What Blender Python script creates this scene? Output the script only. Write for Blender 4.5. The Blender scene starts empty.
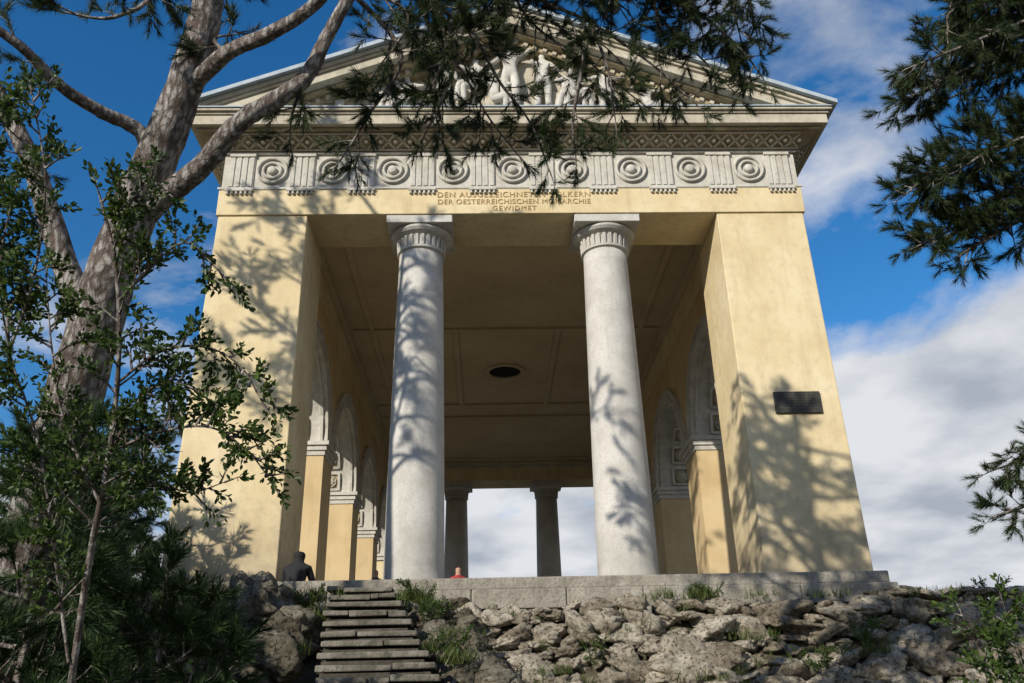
import bpy, bmesh, math, numpy as np
from mathutils import Vector, Matrix, noise as mnoise
rng=np.random.default_rng(7)
SC=bpy.context.scene
COL=SC.collection
rad=math.radians

# ------------------------------------------------------------------ materials
def newmat(name):
    m=bpy.data.materials.new(name);m.use_nodes=True
    nt=m.node_tree;b=nt.nodes["Principled BSDF"];return m,nt,b
def N(nt,t,**kw):
    n=nt.nodes.new(t)
    for k,v in kw.items():
        if k in n.inputs: n.inputs[k].default_value=v
        else: setattr(n,k,v)
    return n
def ramp(nt,fac,stops):
    r=nt.nodes.new("ShaderNodeValToRGB");nt.links.new(fac,r.inputs[0])
    e=r.color_ramp.elements
    while len(e)<len(stops): e.new(0.5)
    for i,(p,c) in enumerate(stops):
        e[i].position=p;e[i].color=(c[0],c[1],c[2],1)
    return r
def surf(name,cols,scale=1.5,rough=.85,bump=.3,bscale=40,dist=.01,stain=None,speck=None,stretch=(1,1,1),grime=None):
    m,nt,b=newmat(name)
    tc=N(nt,"ShaderNodeTexCoord");mp=N(nt,"ShaderNodeMapping");mp.inputs["Scale"].default_value=stretch
    nt.links.new(tc.outputs["Object"],mp.inputs[0])
    n1=N(nt,"ShaderNodeTexNoise",Scale=scale,Detail=8.,Roughness=.6);nt.links.new(mp.outputs[0],n1.inputs["Vector"])
    r=ramp(nt,n1.outputs["Fac"],[(.3,cols[0]),(.5,cols[1]),(.7,cols[2])])
    col=r.outputs[0]
    if stain:
        mp2=N(nt,"ShaderNodeMapping");mp2.inputs["Scale"].default_value=(2.2,2.2,.35);nt.links.new(tc.outputs["Object"],mp2.inputs[0])
        n2=N(nt,"ShaderNodeTexNoise",Scale=1.6,Detail=10.,Roughness=.7);nt.links.new(mp2.outputs[0],n2.inputs["Vector"])
        r2=ramp(nt,n2.outputs["Fac"],[(.5,(0,0,0)),(.75,(stain[1],)*3)])
        mx=N(nt,"ShaderNodeMixRGB");nt.links.new(r2.outputs[0],mx.inputs[0]);nt.links.new(col,mx.inputs[1]);mx.inputs[2].default_value=(*stain[0],1)
        col=mx.outputs[0]
    if speck:
        n3=N(nt,"ShaderNodeTexNoise",Scale=speck[1],Detail=3.);nt.links.new(tc.outputs["Object"],n3.inputs["Vector"])
        r3=ramp(nt,n3.outputs["Fac"],[(.5,(0,0,0)),(.7,(speck[2],)*3)])
        mx=N(nt,"ShaderNodeMixRGB");nt.links.new(r3.outputs[0],mx.inputs[0]);nt.links.new(col,mx.inputs[1]);mx.inputs[2].default_value=(*speck[0],1)
        col=mx.outputs[0]
    if grime: # dirt rising from the foot of the wall: (color, height, amount)
        sp=N(nt,"ShaderNodeSeparateXYZ");nt.links.new(tc.outputs["Object"],sp.inputs[0])
        n4=N(nt,"ShaderNodeTexNoise",Scale=3.,Detail=8.,Roughness=.7);nt.links.new(tc.outputs["Object"],n4.inputs["Vector"])
        h=N(nt,"ShaderNodeMath",operation='MULTIPLY_ADD');nt.links.new(n4.outputs["Fac"],h.inputs[0]);h.inputs[1].default_value=-grime[1]*2.2;nt.links.new(sp.outputs[2],h.inputs[2])
        mr=N(nt,"ShaderNodeMapRange");nt.links.new(h.outputs[0],mr.inputs[0]);mr.inputs[1].default_value=-grime[1];mr.inputs[2].default_value=0.15;mr.inputs[3].default_value=grime[2];mr.inputs[4].default_value=0
        mx=N(nt,"ShaderNodeMixRGB");nt.links.new(mr.outputs[0],mx.inputs[0]);nt.links.new(col,mx.inputs[1]);mx.inputs[2].default_value=(*grime[0],1)
        col=mx.outputs[0]
    nt.links.new(col,b.inputs["Base Color"])
    b.inputs["Roughness"].default_value=rough
    b.inputs["Specular IOR Level"].default_value=.2
    nb=N(nt,"ShaderNodeTexNoise",Scale=bscale,Detail=6.,Roughness=.65);nt.links.new(mp.outputs[0],nb.inputs["Vector"])
    bp=N(nt,"ShaderNodeBump",Strength=bump,Distance=dist);nt.links.new(nb.outputs["Fac"],bp.inputs["Height"])
    nt.links.new(bp.outputs[0],b.inputs["Normal"])
    return m
M_yel=surf("yellow_stucco",[(.58,.465,.265),(.67,.555,.335),(.73,.62,.41)],1.0,.9,.4,22,.012,stain=((.40,.31,.18),.5),speck=((.48,.39,.24),6,.35),grime=((.35,.29,.20),1.3,.7))
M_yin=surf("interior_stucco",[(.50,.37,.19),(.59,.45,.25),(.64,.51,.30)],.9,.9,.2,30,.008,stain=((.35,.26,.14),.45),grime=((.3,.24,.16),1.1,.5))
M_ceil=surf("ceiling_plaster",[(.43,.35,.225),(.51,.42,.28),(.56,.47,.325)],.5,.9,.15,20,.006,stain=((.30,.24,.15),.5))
M_colu=surf("column_stone",[(.44,.42,.375),(.53,.51,.465),(.60,.58,.535)],2.2,.9,.6,50,.012,stain=((.31,.29,.25),.5),speck=((.36,.34,.30),26,.45),grime=((.27,.255,.22),.8,.55))
M_white=surf("white_plaster",[(.42,.40,.34),(.52,.50,.44),(.58,.56,.50)],2.5,.9,.3,40,.008,stain=((.26,.235,.19),.55),speck=((.32,.29,.24),14,.4))
M_relief=surf("relief_plaster",[(.45,.43,.38),(.56,.54,.48),(.63,.61,.55)],3.,.9,.3,30,.01,stain=((.27,.24,.19),.5),speck=((.32,.29,.24),10,.4))
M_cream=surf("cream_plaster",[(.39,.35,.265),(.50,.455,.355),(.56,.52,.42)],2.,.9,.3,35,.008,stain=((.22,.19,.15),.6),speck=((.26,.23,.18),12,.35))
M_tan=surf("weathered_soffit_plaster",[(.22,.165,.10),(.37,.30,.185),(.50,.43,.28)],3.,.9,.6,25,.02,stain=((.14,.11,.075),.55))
M_slab=surf("stylobate_stone",[(.19,.17,.14),(.30,.275,.225),(.40,.37,.315)],2.5,.9,.9,18,.03,stain=((.11,.10,.08),.7),speck=((.14,.13,.11),22,.6))
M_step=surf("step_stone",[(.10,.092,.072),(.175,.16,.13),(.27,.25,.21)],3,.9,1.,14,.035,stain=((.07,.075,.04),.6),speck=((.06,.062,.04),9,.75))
M_riser=surf("shaded_riser_stone",[(.045,.04,.03),(.08,.07,.055),(.12,.11,.085)],4,.95,.9,16,.03,speck=((.04,.05,.025),9,.7))  # shade of the recess below the nosings, put into the riser colour
M_metal=surf("zinc_sheet",[(.30,.36,.40),(.38,.44,.48),(.46,.52,.55)],3,.45,.1,8,.005,stain=((.2,.22,.22),.4))
M_roof=surf("roof_sheet",[(.18,.2,.2),(.24,.26,.26),(.3,.32,.32)],3,.5,.1,8,.005)
M_let=surf("gilded_letters",[(.34,.22,.10),(.41,.28,.13),(.46,.33,.17)],8,.6,.1,40,.002)
M_dark=surf("vent_darkness",[(.01,.01,.01),(.015,.014,.012),(.02,.02,.018)],3,.9,.1,8,.005)
M_bronze=surf("bronze_plaque",[(.035,.035,.03),(.05,.048,.04),(.07,.066,.055)],8,.5,.4,60,.004)
M_bronze2=surf("worn_bronze",[(.06,.057,.047),(.09,.083,.07),(.12,.11,.09)],8,.5,.4,60,.004)

def rockmat(name,cols,moss=.35,pit=.85):
    m,nt,b=newmat(name)
    tc=N(nt,"ShaderNodeTexCoord")
    n1=N(nt,"ShaderNodeTexNoise",Scale=4.5,Detail=10.,Roughness=.7);nt.links.new(tc.outputs["Object"],n1.inputs["Vector"])
    r=ramp(nt,n1.outputs["Fac"],[(.32,cols[0]),(.5,cols[1]),(.68,cols[2])])
    gi=N(nt,"ShaderNodeNewGeometry")
    rr=ramp(nt,gi.outputs["Random Per Island"],[(0,(.60,.56,.50)),(.5,(.93,.89,.82)),(1,(1.22,1.2,1.15))])
    mu=N(nt,"ShaderNodeMixRGB",blend_type='MULTIPLY');mu.inputs[0].default_value=1
    nt.links.new(r.outputs[0],mu.inputs[1]);nt.links.new(rr.outputs[0],mu.inputs[2])
    n2=N(nt,"ShaderNodeTexNoise",Scale=4.,Detail=8.,Roughness=.7);mp=N(nt,"ShaderNodeMapping");mp.inputs["Location"].default_value=(9,4,2)
    nt.links.new(tc.outputs["Object"],mp.inputs[0]);nt.links.new(mp.outputs[0],n2.inputs["Vector"])
    r2=ramp(nt,n2.outputs["Fac"],[(.5,(0,0,0)),(.66,(moss,)*3)])
    mx=N(nt,"ShaderNodeMixRGB");nt.links.new(r2.outputs[0],mx.inputs[0]);nt.links.new(mu.outputs[0],mx.inputs[1]);mx.inputs[2].default_value=(.075,.07,.045,1)
    n3=N(nt,"ShaderNodeTexNoise",Scale=17.,Detail=5.,Roughness=.6,Distortion=.6);nt.links.new(tc.outputs["Object"],n3.inputs["Vector"])
    r3=ramp(nt,n3.outputs["Fac"],[(.35,(.30,.27,.23)),(.45,(1,1,1))])
    m2=N(nt,"ShaderNodeMixRGB",blend_type='MULTIPLY');m2.inputs[0].default_value=pit
    nt.links.new(mx.outputs[0],m2.inputs[1]);nt.links.new(r3.outputs[0],m2.inputs[2])
    nt.links.new(m2.outputs[0],b.inputs["Base Color"]);b.inputs["Roughness"].default_value=.95;b.inputs["Specular IOR Level"].default_value=.15
    nb=N(nt,"ShaderNodeTexNoise",Scale=11.,Detail=10.,Roughness=.74);nt.links.new(tc.outputs["Object"],nb.inputs["Vector"])
    ad=N(nt,"ShaderNodeMath",operation='MULTIPLY_ADD');nt.links.new(nb.outputs["Fac"],ad.inputs[0]);ad.inputs[1].default_value=1.6;nt.links.new(r3.outputs[0],ad.inputs[2])
    bp=N(nt,"ShaderNodeBump",Strength=1.,Distance=.042);nt.links.new(ad.outputs[0],bp.inputs["Height"])
    nt.links.new(bp.outputs[0],b.inputs["Normal"]);return m
M_rock=rockmat("limestone_rubble",[(.24,.21,.165),(.39,.355,.295),(.53,.50,.43)],.6,.8)
M_rock2=rockmat("shaded_mossy_limestone",[(.10,.09,.07),(.19,.175,.14),(.30,.28,.24)],.65)  # shade of the outcrop put into darker stone colours, moss patches besides
M_earth=surf("earth",[(.05,.042,.028),(.085,.072,.048),(.13,.11,.075)],2.2,.95,1,9,.05,speck=((.04,.055,.02),4,.7))

def leafmat(name,c1,c2,c3,trans=.25,rough=.55):
    m,nt,b=newmat(name)
    g=N(nt,"ShaderNodeNewGeometry")
    tc=N(nt,"ShaderNodeTexCoord");n=N(nt,"ShaderNodeTexNoise",Scale=2.2,Detail=2.);nt.links.new(tc.outputs["Object"],n.inputs["Vector"])
    ma=N(nt,"ShaderNodeMath",operation='MULTIPLY_ADD');nt.links.new(g.outputs["Random Per Island"],ma.inputs[0]);ma.inputs[1].default_value=.6
    sb=N(nt,"ShaderNodeMath",operation='MULTIPLY_ADD');nt.links.new(n.outputs["Fac"],sb.inputs[0]);sb.inputs[1].default_value=1.;sb.inputs[2].default_value=-.3
    nt.links.new(sb.outputs[0],ma.inputs[2])
    r=ramp(nt,ma.outputs[0],[(.1,c1),(.5,c2),(.9,c3)])
    nt.links.new(r.outputs[0],b.inputs["Base Color"]);b.inputs["Roughness"].default_value=rough
    b.inputs["Specular IOR Level"].default_value=.3
    t=N(nt,"ShaderNodeBsdfTranslucent");nt.links.new(r.outputs[0],t.inputs[0])
    mx=N(nt,"ShaderNodeMixShader");mx.inputs[0].default_value=trans
    nt.links.new(b.outputs[0],mx.inputs[1]);nt.links.new(t.outputs[0],mx.inputs[2])
    nt.links.new(mx.outputs[0],nt.nodes["Material Output"].inputs[0]);return m
M_needle=leafmat("pine_needles",(.018,.032,.012),(.034,.056,.018),(.068,.088,.028),.15)
M_sap=leafmat("young_pine_needles",(.02,.04,.014),(.038,.07,.022),(.07,.11,.035),.2)
M_leaf=leafmat("broad_leaves",(.025,.045,.012),(.048,.085,.018),(.10,.145,.03),.35,.45)
M_grass=leafmat("grass_blades",(.05,.08,.02),(.09,.13,.03),(.17,.18,.07),.3)
def barkmat():
    m,nt,b=newmat("pine_bark")
    tc=N(nt,"ShaderNodeTexCoord");mp=N(nt,"ShaderNodeMapping");mp.inputs["Scale"].default_value=(10,10,3.6);nt.links.new(tc.outputs["Object"],mp.inputs[0])
    nz=N(nt,"ShaderNodeTexNoise",Scale=1.1,Detail=6.,Roughness=.65);nt.links.new(mp.outputs[0],nz.inputs["Vector"])
    mxv=N(nt,"ShaderNodeMixRGB",blend_type='ADD');mxv.inputs[0].default_value=1.3;nt.links.new(mp.outputs[0],mxv.inputs[1]);nt.links.new(nz.outputs["Color"],mxv.inputs[2])
    v=N(nt,"ShaderNodeTexVoronoi",Scale=2.4,feature='F1');nt.links.new(mxv.outputs[0],v.inputs["Vector"])
    n=N(nt,"ShaderNodeTexNoise",Scale=6.,Detail=10.,Roughness=.75);nt.links.new(tc.outputs["Object"],n.inputs["Vector"])
    r=ramp(nt,n.outputs["Fac"],[(.3,(.17,.145,.125)),(.48,(.34,.31,.28)),(.66,(.54,.505,.46))])
    r2=ramp(nt,v.outputs["Distance"],[(.3,(1,1,1)),(.72,(.32,.27,.24))])
    mu=N(nt,"ShaderNodeMixRGB",blend_type='MULTIPLY');mu.inputs[0].default_value=.95
    nt.links.new(r.outputs[0],mu.inputs[1]);nt.links.new(r2.outputs[0],mu.inputs[2]);nt.links.new(mu.outputs[0],b.inputs["Base Color"])
    b.inputs["Roughness"].default_value=.95;b.inputs["Specular IOR Level"].default_value=.1
    ad=N(nt,"ShaderNodeMath",operation='MULTIPLY_ADD');nt.links.new(n.outputs["Fac"],ad.inputs[0]);ad.inputs[1].default_value=1.4;nt.links.new(r2.outputs[0],ad.inputs[2])
    bp=N(nt,"ShaderNodeBump",Strength=1.,Distance=.03);nt.links.new(ad.outputs[0],bp.inputs["Height"]);nt.links.new(bp.outputs[0],b.inputs["Normal"])
    return m
M_bark=barkmat()

# ------------------------------------------------------------------ mesh helpers
def mkobj(name,verts,faces,mat,parent=None,smooth=False,bevel=0):
    me=bpy.data.meshes.new(name);me.from_pydata([tuple(v) for v in verts],[],faces);me.update()
    me.materials.append(mat)
    if smooth:
        for p in me.polygons: p.use_smooth=True
    ob=bpy.data.objects.new(name,me);COL.objects.link(ob)
    if parent: ob.parent=parent
    if bevel:
        bm=ob.modifiers.new("bevel","BEVEL");bm.width=bevel;bm.segments=2;bm.limit_method='ANGLE'
    return ob
def trimesh(name,V,F,mat,parent=None,smooth=False):
    me=bpy.data.meshes.new(name);V=np.asarray(V,dtype=np.float32);F=np.asarray(F,dtype=np.int32)
    n,k=F.shape
    me.vertices.add(len(V));me.vertices.foreach_set("co",V.ravel())
    me.loops.add(n*k);me.loops.foreach_set("vertex_index",F.ravel())
    me.polygons.add(n);me.polygons.foreach_set("loop_start",np.arange(n,dtype=np.int32)*k)
    me.polygons.foreach_set("loop_total",np.full(n,k,dtype=np.int32))
    if smooth: me.polygons.foreach_set("use_smooth",np.ones(n,dtype=bool))
    me.update(calc_edges=True);me.validate()
    me.materials.append(mat)
    ob=bpy.data.objects.new(name,me);COL.objects.link(ob)
    if parent: ob.parent=parent
    return ob
def empty(name,loc=(0,0,0)):
    e=bpy.data.objects.new(name,None);COL.objects.link(e);e.empty_display_size=.2;e.location=loc;return e
class MB:
    def __init__(s): s.v=[];s.f=[]
    def box(s,x0,x1,y0,y1,z0,z1):
        n=len(s.v);s.v+=[(x0,y0,z0),(x1,y0,z0),(x1,y1,z0),(x0,y1,z0),(x0,y0,z1),(x1,y0,z1),(x1,y1,z1),(x0,y1,z1)]
        s.f+=[(n,n+3,n+2,n+1),(n+4,n+5,n+6,n+7),(n,n+1,n+5,n+4),(n+1,n+2,n+6,n+5),(n+2,n+3,n+7,n+6),(n+3,n,n+4,n+7)]
    def frus(s,a,b):
        n=len(s.v)
        for q in (a,b): s.v+=[(q[0],q[2],q[4]),(q[1],q[2],q[4]),(q[1],q[3],q[4]),(q[0],q[3],q[4])]
        s.f+=[(n,n+3,n+2,n+1),(n+4,n+5,n+6,n+7),(n,n+1,n+5,n+4),(n+1,n+2,n+6,n+5),(n+2,n+3,n+7,n+6),(n+3,n,n+4,n+7)]
    def polyxz(s,pts,y0,y1):
        n=len(s.v);k=len(pts)
        s.v+=[(p[0],y0,p[1]) for p in pts]+[(p[0],y1,p[1]) for p in pts]
        s.f+=[tuple(range(n,n+k)),tuple(range(n+2*k-1,n+k-1,-1))]
        for i in range(k):
            j=(i+1)%k;s.f.append((n+j,n+i,n+k+i,n+k+j))
    def lathe(s,prof,M=Matrix(),seg=32,caps=True):
        n=len(s.v);k=len(prof)
        for r,z in prof:
            for j in range(seg):
                a=2*math.pi*j/seg;s.v.append(tuple(M@Vector((r*math.cos(a),r*math.sin(a),z))))
        for i in range(k-1):
            for j in range(seg):
                jj=(j+1)%seg;s.f.append((n+i*seg+j,n+i*seg+jj,n+(i+1)*seg+jj,n+(i+1)*seg+j))
        if caps:
            s.f.append(tuple(n+j for j in reversed(range(seg))));s.f.append(tuple(n+(k-1)*seg+j for j in range(seg)))
    def obox(s,M,sx,sy,sz):
        n=len(s.v)
        for z in (-.5,.5):
            for x,y in ((-.5,-.5),(.5,-.5),(.5,.5),(-.5,.5)): s.v.append(tuple(M@Vector((x*sx,y*sy,z*sz))))
        s.f+=[(n,n+3,n+2,n+1),(n+4,n+5,n+6,n+7),(n,n+1,n+5,n+4),(n+1,n+2,n+6,n+5),(n+2,n+3,n+7,n+6),(n+3,n,n+4,n+7)]
    def obj(s,name,mat,parent=None,smooth=False,bevel=0): return mkobj(name,s.v,s.f,mat,parent,smooth,bevel)

# ------------------------------------------------------------------ temple
T=empty("neoclassical_temple")
H=7.32;LD=22.2;W=6.0;WI=4.6;PX=4.2;PD=1.7;HC=8.15
b=MB();b.box(-6.2,6.2,-.32,LD+.32,-.2,0);b.obj("stylobate_top",M_slab,T,bevel=.025)
b=MB();x=-6.3
while x<6.29:
    w=min(rng.uniform(1.1,1.7),6.3-x)
    if 6.3-x-w<.5: w=6.3-x
    b.box(x+.006,x+w-.006,-.40+rng.uniform(-.015,.015),.4,-.52,-.203);x+=w
b.box(-6.28,6.28,.41,LD+.4,-.6,-.203);b.obj("stylobate_blocks",M_slab,T,bevel=.02)
b=MB()
for sx in (-1,1):
    for y0,y1 in ((0,PD),(LD-PD,LD)):
        i0,i1=sx*PX,sx*PX;o0,o1=sx*(W+(.09 if sx>0 else .18)),sx*W
        b.frus((min(i0,o0),max(i0,o0),y0,y1,.002),(min(i1,o1),max(i1,o1),y0,y1,H))
b.obj("corner_pillars",M_yel,T,bevel=.02)
b=MB();b.box(-W-.04,W+.04,-.04,1.3,H,7.92);b.box(-W-.04,W+.04,LD-1.3,LD+.04,H,7.92)
b.obj("architrave",M_yel,T,bevel=.015)
b=MB()
b.box(-W-.01,W+.01,0,1.3,7.92,8.86);b.box(-W-.01,W+.01,LD-1.3,LD,7.92,8.86)
b.obj("frieze_band",M_white,T)
b=MB()
for sx in (-1,1):
    b.box(min(sx*WI,sx*(W+.01)),max(sx*WI,sx*(W+.01)),1.3,LD-1.3,H,8.86)
b.obj("side_entablature",M_yel,T)
openings=[(1.7+5*i,5.5+5*i) for i in range(4)];zs=4.25;R=1.9
piers=[(5.5+5*i,6.7+5*i) for i in range(3)]
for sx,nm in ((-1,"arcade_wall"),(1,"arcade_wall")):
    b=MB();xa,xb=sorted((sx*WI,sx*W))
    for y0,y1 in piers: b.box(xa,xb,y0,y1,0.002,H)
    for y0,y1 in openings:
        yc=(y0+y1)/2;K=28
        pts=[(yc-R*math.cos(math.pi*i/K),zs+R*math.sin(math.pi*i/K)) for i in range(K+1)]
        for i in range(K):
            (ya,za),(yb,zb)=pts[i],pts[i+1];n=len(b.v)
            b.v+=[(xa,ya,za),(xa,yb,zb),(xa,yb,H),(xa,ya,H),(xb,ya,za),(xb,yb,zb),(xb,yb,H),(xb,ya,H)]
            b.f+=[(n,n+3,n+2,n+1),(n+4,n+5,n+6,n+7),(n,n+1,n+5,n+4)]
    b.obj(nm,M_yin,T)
bA=MB();bI=MB();bC=MB();bR=MB()
for sx in (-1,1):
    for y0,y1 in openings:
        yc=(y0+y1)/2;K=32
        for (r0,r1,pr) in ((R-.012,R+.12,.07),(R+.12,R+.32,.045),(R+.32,R+.38,.09)):
            for face in (WI,W):
                xo=sx*(face-pr) if face==WI else sx*(face+pr);xi=sx*face
                n=len(bA.v)
                for i in range(K+1):
                    a=math.pi*i/K;c,s_=math.cos(a),math.sin(a)
                    for rr,xx in ((r0,xi),(r0,xo),(r1,xo),(r1,xi)): bA.v.append((xx,yc-rr*c,zs+rr*s_))
                for i in range(K):
                    for j in range(3):
                        q=n+i*4+j;bA.f.append((q,q+1,q+5,q+4))
        n=len(bI.v);r0=R-.012
        for i in range(K+1):
            a=math.pi*i/K
            for xx in (WI,W): bI.v.append((sx*xx,yc-r0*math.cos(a),zs+r0*math.sin(a)))
        for i in range(K): q=n+i*2;bI.f.append((q,q+1,q+3,q+2))
        for k in range(9):
            a=math.pi*(k+.5)/9
            pos=Vector((sx*(WI+W)/2,yc-(r0-.0)*math.cos(a),zs+r0*math.sin(a)))
            nrm=Vector((0,math.cos(a),-math.sin(a)));ex=Vector((1,0,0));ey=nrm.cross(ex)
            M=Matrix((ex,ey,nrm)).transposed().to_4x4();M.translation=pos
            bw=.52
            bC.obox(M@Matrix.Translation((0,0,.012)),bw,bw*.94,.02)
            for (dx,dy,w,h) in ((bw/2,0,.07,bw),(-bw/2,0,.07,bw),(0,bw/2-.02,bw-.07,.07),(0,-bw/2+.02,bw-.07,.07)):
                bI.obox(M@Matrix.Translation((dx,dy,.035)),w,h,.08)
            for (dx) in (.62,-.62): bI.obox(M@Matrix.Translation((dx,0,.03)),.07,.67,.06)
            bR.lathe([(.19,.0),(.18,.05),(.12,.03),(.11,.07),(.05,.08),(.01,.1)],M@Matrix.Translation((0,0,.022)),14)
            for p in range(8):
                an=p*math.pi/4
                bR.obox(M@Matrix.Translation((.13*math.cos(an),.13*math.sin(an),.06))@Matrix.Rotation(an,4,'Z'),.09,.035,.05)
    for y0,y1 in piers:
        xa,xb=sorted((sx*(WI-.07),sx*(W+.07)));bI.box(xa,xb,y0-.07,y1+.07,zs-.22,zs-.10)
        xa,xb=sorted((sx*(WI-.13),sx*(W+.13)));bI.box(xa,xb,y0-.12,y1+.12,zs-.10,zs-.002)
        xa,xb=sorted((sx*(WI-.03),sx*(W+.03)));bI.box(xa,xb,y0-.03,y1+.03,zs-.34,zs-.22)
    for ya,yb in ((PD,PD+.12),(LD-PD-.12,LD-PD)):
        xa,xb=sorted((sx*(PX+.02),sx*(W+.1)));bI.box(xa,xb,ya,yb,zs-.10,zs-.002)
        bI.box(xa,xb,min(ya,yb) if ya==PD else ya+.05,yb-.05 if ya==PD else yb,zs-.24,zs-.10)
bA.obj("archivolts",M_relief,T,smooth=False);bI.obj("imposts_and_arch_lining",M_relief,T)
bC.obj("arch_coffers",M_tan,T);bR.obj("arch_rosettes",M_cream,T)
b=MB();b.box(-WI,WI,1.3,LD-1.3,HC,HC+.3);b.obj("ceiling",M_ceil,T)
b=MB()
for y in (1.95,7.3,13.6,14.9,20.3):
    b.box(-WI+.25,WI-.25,y,y+.16,HC-.07,HC-.002)
for x in (-3.9,-1.55,1.4,3.74):
    for ya,yb in ((2.11,7.3),(7.46,13.6),(15.06,20.3)): 
        if abs(x)>3 or ya==7.46: b.box(x,x+.16,ya,yb,HC-.06,HC-.002)
for sx in (-1,1):
    xa,xb=sorted((sx*WI,sx*(WI-.16)));b.box(xa,xb,1.3,LD-1.3,HC-.16,HC-.003)
for y0,y1 in ((1.3,1.45),(LD-1.45,LD-1.3)): b.box(-WI+.165,WI-.165,y0,y1,HC-.14,HC-.003)
b.obj("ceiling_mouldings",M_ceil,T,bevel=.015)
b=MB();b.lathe([(.66,-.05),(.66,0),(.5,0),(.5,-.05),(.66,-.05)],Matrix.Translation((0.0,10.6,HC-.003)),40,caps=False);b.obj("ceiling_oculus_rim",M_ceil,T)
b=MB();b.lathe([(.5,-.012),(.5,-.004)],Matrix.Translation((0.0,10.6,HC)),40);b.obj("oculus_dark_disc",M_dark,T)  # flat disc, coloured near black for the darkness inside the ceiling hole
def column(x,y,nm):
    e=empty(nm);e.parent=T
    M=Matrix.Translation((x,y,0));b=MB()
    prof=[(.56,0.002),(.56,.04)]
    for i in range(25):
        t=i/24;prof.append((.545-.095*t**1.35,.05+t*6.62))
    b.lathe(prof,M,48);b.obj("shaft",M_colu,e,smooth=True)
    b=MB()
    b.lathe([(.455,6.67),(.50,6.69),(.50,6.73),(.46,6.75)],M,48)
    b.lathe([(.46,6.75),(.47,6.95),(.54,7.02)],M,48)
    b.lathe([(.52,6.99),(.60,7.03),(.645,7.08),(.65,7.12),(.62,7.14)],M,48)
    for j in range(26):
        a=2*math.pi*j/26
        MM=M@Matrix.Rotation(a,4,'Z')@Matrix.Translation((.475,0,6.86))@Matrix.Rotation(rad(6),4,'Y')
        b.obox(MM,.06,.062,.24)
    b.obj("capital",M_colu,e,smooth=False,bevel=.006)
    b=MB();b.box(x-.67,x+.67,y-.67,y+.67,7.14,H-.002);b.obj("abacus",M_colu,e,bevel=.015)
for x in (-1.92,1.92):
    column(x,.66,"column");column(x,LD-.66,"column")
b=MB();bt=MB()
xs=[-5+1.25*i for i in range(9)]
for x in xs:
    M=Matrix.Translation((x,-.001,8.40))@Matrix.Rotation(rad(90),4,'X')
    b.lathe([(.33,0),(.33,.05),(.30,.07),(.27,.05),(.265,.02)],M,36,caps=False)
    b.lathe([(.215,.01),(.21,.05),(.185,.065),(.16,.05),(.155,.02)],M,32,caps=False)
    b.lathe([(.10,.0),(.095,.06),(.06,.085),(.02,.09)],M,24)
b.obj("frieze_medallions",M_white,T,smooth=True)
for i in range(10):
    x=-5.625+1.25*i
    bt.box(x-.26,x+.26,-.03,-.003,7.98,8.78)
    for k in range(4):
        xx=x-.195+.13*k
        bt.box(xx-.045,xx+.045,-.050,-.032,8.0,8.72)
    bt.box(x-.27,x+.27,-.07,-.032,8.73,8.80)
    bt.box(x-.28,x+.28,-.10,-.045,7.865,7.918)
    for k in range(6):
        xx=x-.235+.094*k
        M=Matrix.Translation((xx,-.072,7.79));bt.lathe([(.033,0),(.022,.073)],M,8)
bt.obj("triglyphs",M_white,T,bevel=.008)
b=MB();b.box(-W-.07,W+.07,-.07,-.041,7.92,7.97);b.box(-W-.06,W+.06,-.06,-.0,8.80,8.858);b.obj("frieze_fillets",M_white,T,bevel=.006)
def ringbox(b,o,z0,z1): b.box(-W-o,W+o,-o,LD+o,z0,z1)
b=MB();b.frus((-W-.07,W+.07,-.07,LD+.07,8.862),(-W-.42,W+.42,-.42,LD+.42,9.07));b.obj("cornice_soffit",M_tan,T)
b=MB()
def pat(M,length):
    n=int(length/.3)
    for i in range(n):
        x=-length/2+(i+.5)*length/n
        for s in (-1,1): b.obox(M@Matrix.Translation((x,0,.012))@Matrix.Rotation(s*rad(48),4,'Z'),.40,.045,.03)
        b.lathe([(.05,0),(.04,.03),(.01,.04)],M@Matrix.Translation((x+length/n/2,0,.01)),8)
    for s in (-1,1): b.obox(M@Matrix.Translation((0,s*.175,.015)),length,.03,.035)
def slopeM(px,py,pz,nx,ny,nz):
    nrm=Vector((nx,ny,nz)).normalized();ex=Vector((0,0,1)).cross(nrm).normalized();ey=nrm.cross(ex)
    M=Matrix((ex,ey,nrm)).transposed().to_4x4();M.translation=Vector((px,py,pz));return M
pat(slopeM(0,-.245,8.966,0,-.208,-.35),12.2)
pat(slopeM(W+.245,LD/2,8.966,.208,0,-.35),LD)
pat(slopeM(-W-.245,LD/2,8.966,-.208,0,-.35),LD)
b.obj("soffit_relief",M_cream,T)
b=MB();ringbox(b,.5,9.072,9.13);b.obj("cornice_bed",M_tan,T,bevel=.01)
b=MB();ringbox(b,.62,9.132,9.36);b.obj("cornice_corona",M_cream,T,bevel=.012)
b=MB();ringbox(b,.66,9.362,9.41);ringbox(b,.72,9.412,9.47);b.obj("cornice_crown",M_cream,T,bevel=.012)
b=MB();ringbox(b,.75,9.472,9.50);b.obj("cornice_flashing",M_metal,T)
AP=12.22;EX=6.72;sl=(AP-9.5)/EX
b=MB();b.polyxz([(-EX+.4,9.502),(EX-.4,9.502),(0,AP-.3)],.06,.3);b.polyxz([(-EX+.4,9.502),(EX-.4,9.502),(0,AP-.3)],LD-.3,LD-.06);b.obj("tympanum",M_cream,T)
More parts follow.
